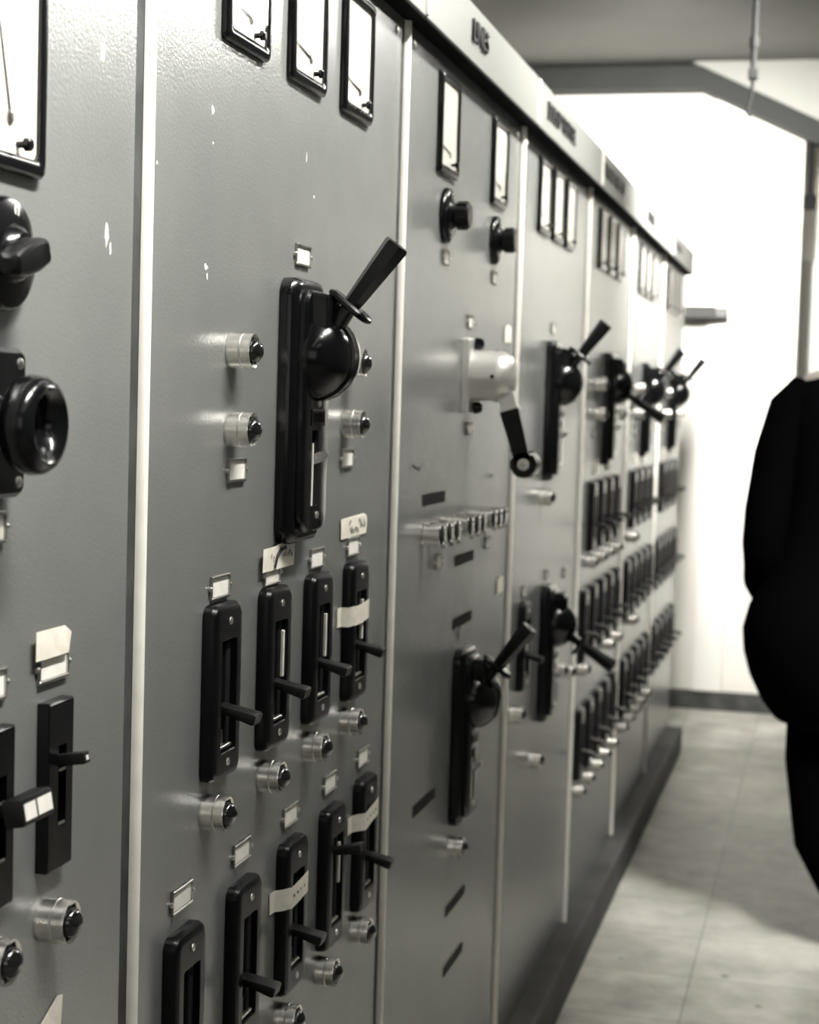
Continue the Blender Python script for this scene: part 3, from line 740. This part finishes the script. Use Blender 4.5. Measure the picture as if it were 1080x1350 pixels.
# ------------------------------------------------------------------ cabinet just past LINES
CN = {3: 'just past LINES', 4: 'second past LINES', 5: 'third past LINES', 6: 'ending the row'}
def meters3(k, off=.243, pitch=.166):
    for i in range(3):
        place(METER, 'panel_meter', (x0, SEAM[k]+off+pitch*i, 1.738), f'{ord_[i]} of three black-rimmed meters on the cabinet {CN[k]}', 'meter', 'panel meters')
for k in (3, 4, 5, 6): meters3(k)
place(BIG_UP, 'lever_switch', (x0, 3.485, 1.318), 'big black drum lever switch, handle up, just past the steel crank', 'lever switch', 'big drum lever switches')
place(BIG_DN, 'lever_switch', (x0, 3.520, .8115), 'big black drum lever switch, handle down, low on the cabinet past LINES', 'lever switch', 'big drum lever switches')
place(TOG_DN, 'toggle_switch', (x0, 3.250, .860), 'small black lever switch behind the lower LINES lever handle', 'lever switch', 'small black lever switches')
for (y, z, t) in ((3.420, 1.143, 'chrome lamp under the raised big lever of the cabinet past LINES'), (3.165, .740, 'chrome lamp under the small lever switch past LINES'), (3.400, .606, 'chrome lamp lowest on the cabinet past LINES'),
                  (3.690, .749, 'chrome lamp past the lowered big lever'), (3.805, .729, 'chrome lamp by the seam past the lowered big lever')):
    place(LAMP, 'indicator_lamp', (x0, y, z), t, 'indicator lamp', 'chrome indicator lamps')
for (y, z, t) in ((3.506, 1.489, 'small label holder above the raised big lever past LINES'), (3.530, .974, 'small label holder above the lowered big lever, over its plate'),
                  (3.782, .955, 'small label holder past the lowered big lever by the seam'), (3.264, .966, 'small label holder above the small lever switch past LINES')):
    lab(y, z, t, SLABEL)

# ------------------------------------------------------------------ three feeder cabinets beyond
for k in (4, 5, 6):
    s = SEAM[k]; cn = CN[k]
    place(BIG_DN if k == 4 else BIG_UP, 'lever_switch', (x0, s+.425, 1.325), f'big black drum lever switch, handle {"down" if k == 4 else "up"}, on the cabinet {cn}', 'lever switch', 'big drum lever switches')
    for (dy, z, t) in ((.235, 1.386, 'upper chrome lamp before'), (.235, 1.312, 'lower chrome lamp before'), (.630, 1.386, 'upper chrome lamp past'), (.630, 1.312, 'lower chrome lamp past')):
        place(LAMP, 'indicator_lamp', (x0, s+dy, z), f'{t} the big lever of the cabinet {cn}', 'indicator lamp', 'chrome indicator lamps')
    lab(s+.21, 1.262, f'small label holder under the lamps before the big lever, cabinet {cn}', SLABEL)
    for (dy, z, t) in ((.27, 1.178, 'first'), (.50, 1.180, 'second')):
        place(tape_kind([(-.04, -.018), (.04, -.016), (.038, .018), (-.04, .015)], [], seed=9), 'paper_tape', (x0, s+dy, z), f'{t} white tape above the upper switch row, cabinet {cn}', 'tape', 'pieces of tape')
    for i in range(4):
        place(TOG_DN0, 'toggle_switch', (x0, s+.202+.158*i, 1.060), f'{ord_[i]} lever switch, upper row, cabinet {cn}', 'lever switch', 'small black lever switches')
        if k == 4 or (k == 5 and i == 0): place(LAMP, 'indicator_lamp', (x0, s+.180+.158*i, .952), f'{ord_[i]} chrome lamp under the upper switch row of the cabinet {cn}', 'indicator lamp', 'chrome indicator lamps')
    for r, (zt, zl, nm) in enumerate(((.800, .697, 'middle'), (.510, .399, 'lower'))):
        for i in range(5):
            place(TOG_DN0, 'toggle_switch', (x0, s+.119+.158*i, zt), f'{ord_[i]} lever switch, {nm} row, cabinet {cn}', 'lever switch', 'small black lever switches')
            if (r == 0 and (k, i) in ((4, 0), (4, 3), (4, 4), (5, 1))) or (r == 1 and k < 6): place(LAMP, 'indicator_lamp', (x0, s+.103+.158*i, zl), f'{ord_[i]} chrome lamp under the {nm} switch row of the cabinet {cn}', 'indicator lamp', 'chrome indicator lamps')

# ------------------------------------------------------------------ fittings on the end wall
wb = thing('wall_box', (0, YW, 1.7535), 'long grey box fixed to the white end wall beside the last cabinet', 'wall box')
obj('box_body', build(lambda b: box(b, -.14, .050, -.12, -.0005, -.026, .026, .004), 'wbx', 0), 'grey', wb)
obj('end_cap', build(lambda b: box(b, .0505, .100, -.115, -.0005, -.022, .022, .003), 'wbe', 0), 'midgrey', wb)['label'] = 'pale end cap'
yr = 4.8
cd = thing('hanging_conduit', (.3150, yr, ZC), 'grey conduit hanging from the ceiling with a hook at its tip', 'conduit')
obj('pipe', build(lambda b: sweep(b, [(0, 0, -.0005), (0, 0, -.56)], .0085, 12), 'pp'), 'conduit', cd)
obj('coupling', build(lambda b: lathe(b, [(0, .0125), (.030, .0125)], (0, 0, -.50), (0, 0, 1), 14), 'cp'), 'conduit', cd)
obj('bracket', build(lambda b: box(b, -.013, .013, -.012, .012, -.585, -.555, .003), 'bk', 0), 'conduit', cd)
obj('hook', build(lambda b: sweep(b, [(0, 0, -.584), (-.002, 0, -.625), (-.012, 0, -.668), (-.004, 0, -.686)], .0048, 8), 'hk'), 'conduit', cd)
dc = thing('conduit_drop', (.425, YW-.06, 2.50), 'short grey conduit with pull box at the end wall corner', 'conduit')
obj('pipe', build(lambda b: sweep(b, [(0, 0, .05), (0, 0, -.24)], .011, 10), 'pp2'), 'conduit', dc)
obj('pull_box', build(lambda b: box(b, -.028, .028, -.02, .02, -.30, -.24, .004), 'pb', 0), 'conduit', dc)

# ------------------------------------------------------------------ ceiling lights
TUBE = emit_mat('fluorescent_tube', (1.0, .965, .90), 12.)
WARM = (1.0, .978, .918)
def area(name, loc, target, sx, sy, power, spread=180., parent=None):
    l = bpy.data.lights.new(name, 'AREA'); l.shape = 'RECTANGLE'; l.size = sx; l.size_y = sy; l.energy = power; l.color = WARM; l.spread = math.radians(spread)
    o = bpy.data.objects.new(name, l); COL.objects.link(o)
    d = (Vector(target)-Vector(loc)).normalized()
    q = Vector((0, 1, 0)); xax = q.cross(-d).normalized() if abs(d.y) < .95 else Vector((1, 0, 0))
    zax = -d; yax = zax.cross(xax)
    mm = Matrix.Identity(4)
    for k in range(3): mm[k][0] = xax[k]; mm[k][1] = yax[k]; mm[k][2] = zax[k]
    mm.translation = Vector(loc); o.matrix_world = mm
    return o
def light(x, y, label, power, target, spread, l=1.25):
    e = thing('ceiling_light', (x, y, ZC), label, 'ceiling light', 'ceiling lights')
    obj('housing', build(lambda b: box(b, -.09, .09, -l/2, l/2, -.05, -.0005, .006), 'lh', 0), 'fixture', e)
    for s in (-1, 1):
        obj('tube', build(lambda b: lathe(b, [(-l/2+.03, .008), (-l/2+.032, .014), (l/2-.032, .014), (l/2-.03, .008)], (s*.05, 0, -.072), (0, 1, 0), 12), 'tb'), TUBE, e)
    for s in (-1, 1):
        obj('tube_socket', build(lambda b: box(b, -.075, .075, s*(l/2-.02)-.012, s*(l/2-.02)+.012, -.095, -.049, .003), 'ts', 0), 'fixture', e)
    area('ceiling_lamp', (x, y, ZC-.10), (x+target[0], y+target[1], ZC-.10+target[2]), .12, l, power, spread)
W_A, S_A = 46., 58.  # washer row added to brighten the upper panels; beams narrowed and aimed
for y, l, q, ty in ((-.9, 'first', 1.9, .2), (.5, 'second', 2.9, .1), (1.9, 'third', 1.2, 0), (3.3, 'fourth', 1.35, .15), (4.95, 'fifth', 3.6, .45)):
    light(.80, y, f'{l} added twin-tube wash light along the cabinet fronts, counted from behind the camera', W_A*q, (-.80, ty, -.72), S_A)
light(1.4, 7.78, 'short added light that brightens the door alcove', 30., (0, 0, -1), 150., .5)  # unseen lamp added so the alcove is not dark
light(.1, 5.42, 'added twin-tube light that brightens the end wall', 325., (-.12, 1.0, -.41), 83., .9)  # unseen lamp added and tilted to brighten the end wall
for x, y, l, pw, sp, tg in ((1.45, -.6, 'behind the camera', 10., 80., (0, 0, -1)), (.50, 2.6, 'beside the aisle, added for floor brightness', 44., 50., (.22, .1, -1)), (1.45, 4.3, 'toward the alcove door', 8.5, 66., (-1.45, -3.2, -.95)), (1.25, 3.4, 'in front of the alcove door', 31., 42., (-.9, 1.75, -2.7))):  # the one beside the aisle is added to brighten the floor
    light(x, y, f'twin-tube ceiling light over the open floor {l}', pw, tg, sp)
# daylight window in the wall behind the camera
wn = tag(obj('window_1', build(lambda b: (box(b, .25, 1.75, -2.1, -2.05, 1.0, 1.06), box(b, .25, 1.75, -2.1, -2.05, 2.24, 2.30), box(b, .25, .31, -2.1, -2.05, 1.06, 2.24), box(b, 1.69, 1.75, -2.1, -2.05, 1.06, 2.24), box(b, .97, 1.03, -2.1, -2.055, 1.06, 2.24)), 'w1', 0), 'door'), kind='structure')
area('window_daylight', (1.0, -2.04, 1.65), (1.0, 0, 1.60), 1.38, 1.18, 12., 180.)

# ------------------------------------------------------------------ person in a black coat
PX, PY = .66, 4.40
def person():
    e = thing('person', (PX, PY, 0), 'person in a long black coat walking in the aisle, one hand in a pocket', 'person')
    # body: one skinned surface
    V = []; E = []; Rr = []
    def v(x, y, z, r, p=None):
        V.append((x, y, z)); Rr.append(r if isinstance(r, tuple) else (r, r))
        if p is not None: E.append((p, len(V)-1))
        return len(V)-1
    pel = v(0, 0, .93, (.13, .10)); ab = v(0, 0, 1.08, (.125, .095), pel); ch = v(0, .0, 1.25, (.14, .10), ab); up = v(0, 0, 1.38, (.11, .08), ch)
    nk = v(0, .005, 1.46, .052, up); h0 = v(0, .015, 1.54, (.062, .068), nk); h1 = v(0, .015, 1.62, (.074, .088), h0); h2 = v(0, .01, 1.69, (.070, .084), h1); v(0, .01, 1.735, (.045, .05), h2)
    v(0, .10, 1.595, (.012, .014), h1)          # nose
    for s in (-1, 1):
        v(s*.078, .01, 1.605, (.008, .018), h1) # ears
        sh = v(s*.165, 0, 1.385, .062, up)
        if s < 0: el = v(-.235, -.02, 1.10, .046, sh); wr = v(-.215, .10, .92, .032, el); pm = v(-.20, .125, .86, (.036, .02), wr)
        else: el = v(.235, -.02, 1.10, .046, sh); wr = v(.25, .04, .86, .030, el); pm = v(.25, .055, .79, (.036, .018), wr)
        for i, (dx, ln) in enumerate(((-.026, .060), (-.009, .074), (.009, .078), (.026, .066))):
            k1 = v(V[pm][0]+dx, V[pm][1]+.012, V[pm][2]-.04, .0095, pm); k2 = v(V[pm][0]+dx, V[pm][1]+.022, V[pm][2]-.04-ln*.5, .009, k1); v(V[pm][0]+dx*.95, V[pm][1]+.016, V[pm][2]-.04-ln, .008, k2)
        t1_ = v(V[pm][0]-s*.034, V[pm][1]+.02, V[pm][2]+.005, .011, pm); v(V[pm][0]-s*.044, V[pm][1]+.032, V[pm][2]-.035, .0095, t1_)
        fx = .02 if s < 0 else .17; hp = v(s*.085, 0, .86, .085, pel); kn = v(-.095 if s < 0 else .11, .02+s*.05, .46, .056, hp); an = v(fx, s*.09, .095, .040, kn); ft = v(fx, s*.09+.05, .045, (.038, .03), an); v(fx, s*.09+.15, .032, (.036, .022), ft)
    me = bpy.data.meshes.new('body'); me.from_pydata(V, E, [])
    o = bpy.data.objects.new('body', me); COL.objects.link(o)
    sk = o.modifiers.new('skin', 'SKIN'); sk.use_smooth_shade = True
    sv = me.skin_vertices[0].data
    for i, r in enumerate(Rr): sv[i].radius = r; sv[i].use_root = i == 0
    o.modifiers.new('sub', 'SUBSURF').levels = 1; o.modifiers['sub'].render_levels = 1
    bpy.context.view_layer.update()
    bme = bpy.data.meshes.new_from_object(o.evaluated_get(bpy.context.evaluated_depsgraph_get()))
    bpy.data.objects.remove(o)
    for p in bme.polygons: p.use_smooth = True
    b = obj('body', bme, 'skin', e)
    def oval(z, cx, cy, rx, ry, n=28, p=2.0):
        out = []
        for i in range(n):
            a = 2*PI*i/n; c, s = math.cos(a), math.sin(a)
            out.append(Vector((cx + rx*abs(c)**(2/p)*(1 if c >= 0 else -1), cy + ry*abs(s)**(2/p)*(1 if s >= 0 else -1), z)))
        return out
    # long coat: (z, centre x, half width, half depth)
    def coat(b):
        C = [(.545, .02, .185, .17), (.56, .0, .205, .19), (.60, -.012, .225, .20), (.66, -.02, .248, .205), (.72, -.024, .262, .205), (.78, -.026, .266, .20), (.84, -.022, .256, .19), (.90, -.012, .240, .175),
             (.96, -.005, .225, .16), (1.06, 0, .205, .145), (1.18, 0, .205, .145), (1.29, 0, .215, .145), (1.36, 0, .215, .13), (1.405, 0, .185, .105), (1.435, 0, .120, .085), (1.455, .0, .075, .07)]
        loft(b, [oval(z, cx, 0, rx, ry, p=2.3) for z, cx, rx, ry in C], True, True)
    co = obj('coat', build(coat, 'coat', 60), 'cloth', e)
    for s in (-1, 1):
        def sleeve(b):
            if s < 0: P = [(-.150, 0, 1.385), (-.190, -.01, 1.335), (-.225, -.015, 1.22), (-.248, -.02, 1.08), (-.252, -.015, 1.00), (-.245, .01, .945), (-.236, .06, .905), (-.215, .11, .875)]
            else: P = [(.150, 0, 1.385), (.200, -.01, 1.33), (.232, -.015, 1.22), (.245, -.02, 1.10), (.25, .0, 1.0), (.25, .03, .89), (.25, .036, .865)]
            Rd = [.055, .066, .062, .057, .055, .052, .052, .050][:len(P)]
            sweep(b, P, Rd, 16)
        obj('sleeve', build(sleeve, 'slv', 60), 'cloth', co)
    def collar(b): loft(b, [oval(1.425, 0, 0, .105, .085), oval(1.475, 0, .0, .078, .07), oval(1.485, 0, .0, .070, .064), oval(1.44, 0, 0, .085, .075)], False, False)
    obj('collar', build(collar, 'clr', 60), 'cloth', co)
    def shirt(b): loft(b, [oval(1.44, 0, .0, .068, .062), oval(1.50, 0, .003, .060, .060), oval(1.50, 0, .003, .056, .056), oval(1.45, 0, .003, .056, .056)], False, False)
    obj('shirt_collar', build(shirt, 'sc', 60), 'shirt', e)
    def trousers(b):
        for s in (-1, 1):
            fx = .02 if s < 0 else .17; kx_ = -.10 if s < 0 else .11
            sweep(b, [(s*.085, 0, .90), (s*.085, .01+s*.025, .68), (kx_, .02+s*.05, .46), (kx_*.85+fx*.15, .005+s*.07, .27), (fx, s*.09, .075)], [.100, .090, .078, .074, .068], 18)
        loft(b, [oval(.86, 0, 0, .16, .12), oval(1.0, 0, 0, .155, .115)])
    obj('trousers', build(trousers, 'trs', 60), 'cloth', e)
    for s in (-1, 1):
        def shoe(b):
            loft(b, [[Vector(((.02 if s < 0 else .17) + q.x, s*.09 + .055 + q.y, z)) for q in oval(0, 0, 0, rx, ry)] for z, rx, ry in ((.0005, .046, .135), (.02, .049, .138), (.028, .047, .135), (.06, .042, .115))] +
                    [[Vector(((.02 if s < 0 else .17) + q.x, s*.09 + .015 + q.y, z)) for q in oval(0, 0, 0, .045, .055)] for z in (.09, .115)])
        obj('shoe', build(shoe, 'shoe', 50), 'shoe', e)
    def hair(b):
        t = bmesh.new(); bmesh.ops.create_uvsphere(t, u_segments=24, v_segments=14, radius=1)
        for q in t.verts:
            q.co = Vector((q.co.x*.083, q.co.y*.100-.004, q.co.z*.098+1.672))
            if q.co.y > .045 and q.co.z < 1.69: q.co.y = .045 + (q.co.y-.045)*.1
            if q.co.z < 1.60: q.co.z = 1.60 + (q.co.z-1.60)*.5
        merge(b, t)
    obj('hair', build(hair, 'hair', 60), 'hair', e)
    def eyes(b):
        for s in (-1, 1): lathe(b, [(0, .012), (.004, .010), (.006, .0)], (s*.030, .092, 1.628), (0, 1, 0), 12)
    obj('eyes', build(eyes, 'eyes'), 'hair', e)
    obj('mouth', build(lambda b: box(b, -.022, .022, .083, .094, 1.548, 1.556, .002), 'mouth', 0), 'hair', e)
    e.rotation_euler = (0, 0, math.radians(12))
person()

# ------------------------------------------------------------------ camera
yaw, pitch, roll, F = .2444, .0652, -.0299, 2240.77
f = Vector((-math.sin(yaw)*math.cos(pitch), math.cos(yaw)*math.cos(pitch), -math.sin(pitch)))
r = Vector((math.cos(yaw), math.sin(yaw), 0)); u = r.cross(f)
R_ = r*math.cos(roll) - u*math.sin(roll); U_ = r*math.sin(roll) + u*math.cos(roll)
cam = bpy.data.cameras.new('camera'); co = bpy.data.objects.new('camera', cam); COL.objects.link(co)
m = Matrix.Identity(4)
for i in range(3): m[i][0] = R_[i]; m[i][1] = U_[i]; m[i][2] = -f[i]
m.translation = Vector((.58, 0, 1.33))
co.matrix_world = m
cam.sensor_fit = 'VERTICAL'; cam.sensor_height = 24; cam.lens = F/1350*24
cam.clip_start = .05
cam.dof.use_dof = True; cam.dof.focus_distance = 1.60; cam.dof.aperture_fstop = 5.4
SC.camera = co

# ------------------------------------------------------------------ world and view
w = bpy.data.worlds.new('world'); SC.world = w; w.use_nodes = True
w.node_tree.nodes['Background'].inputs[0].default_value = (.5, .52, .55, 1); w.node_tree.nodes['Background'].inputs[1].default_value = .3
vs = SC.view_settings
vs.view_transform = 'Standard'; vs.look = 'None'; vs.exposure = -1.2; vs.gamma = 1.; vs.use_curve_mapping = False
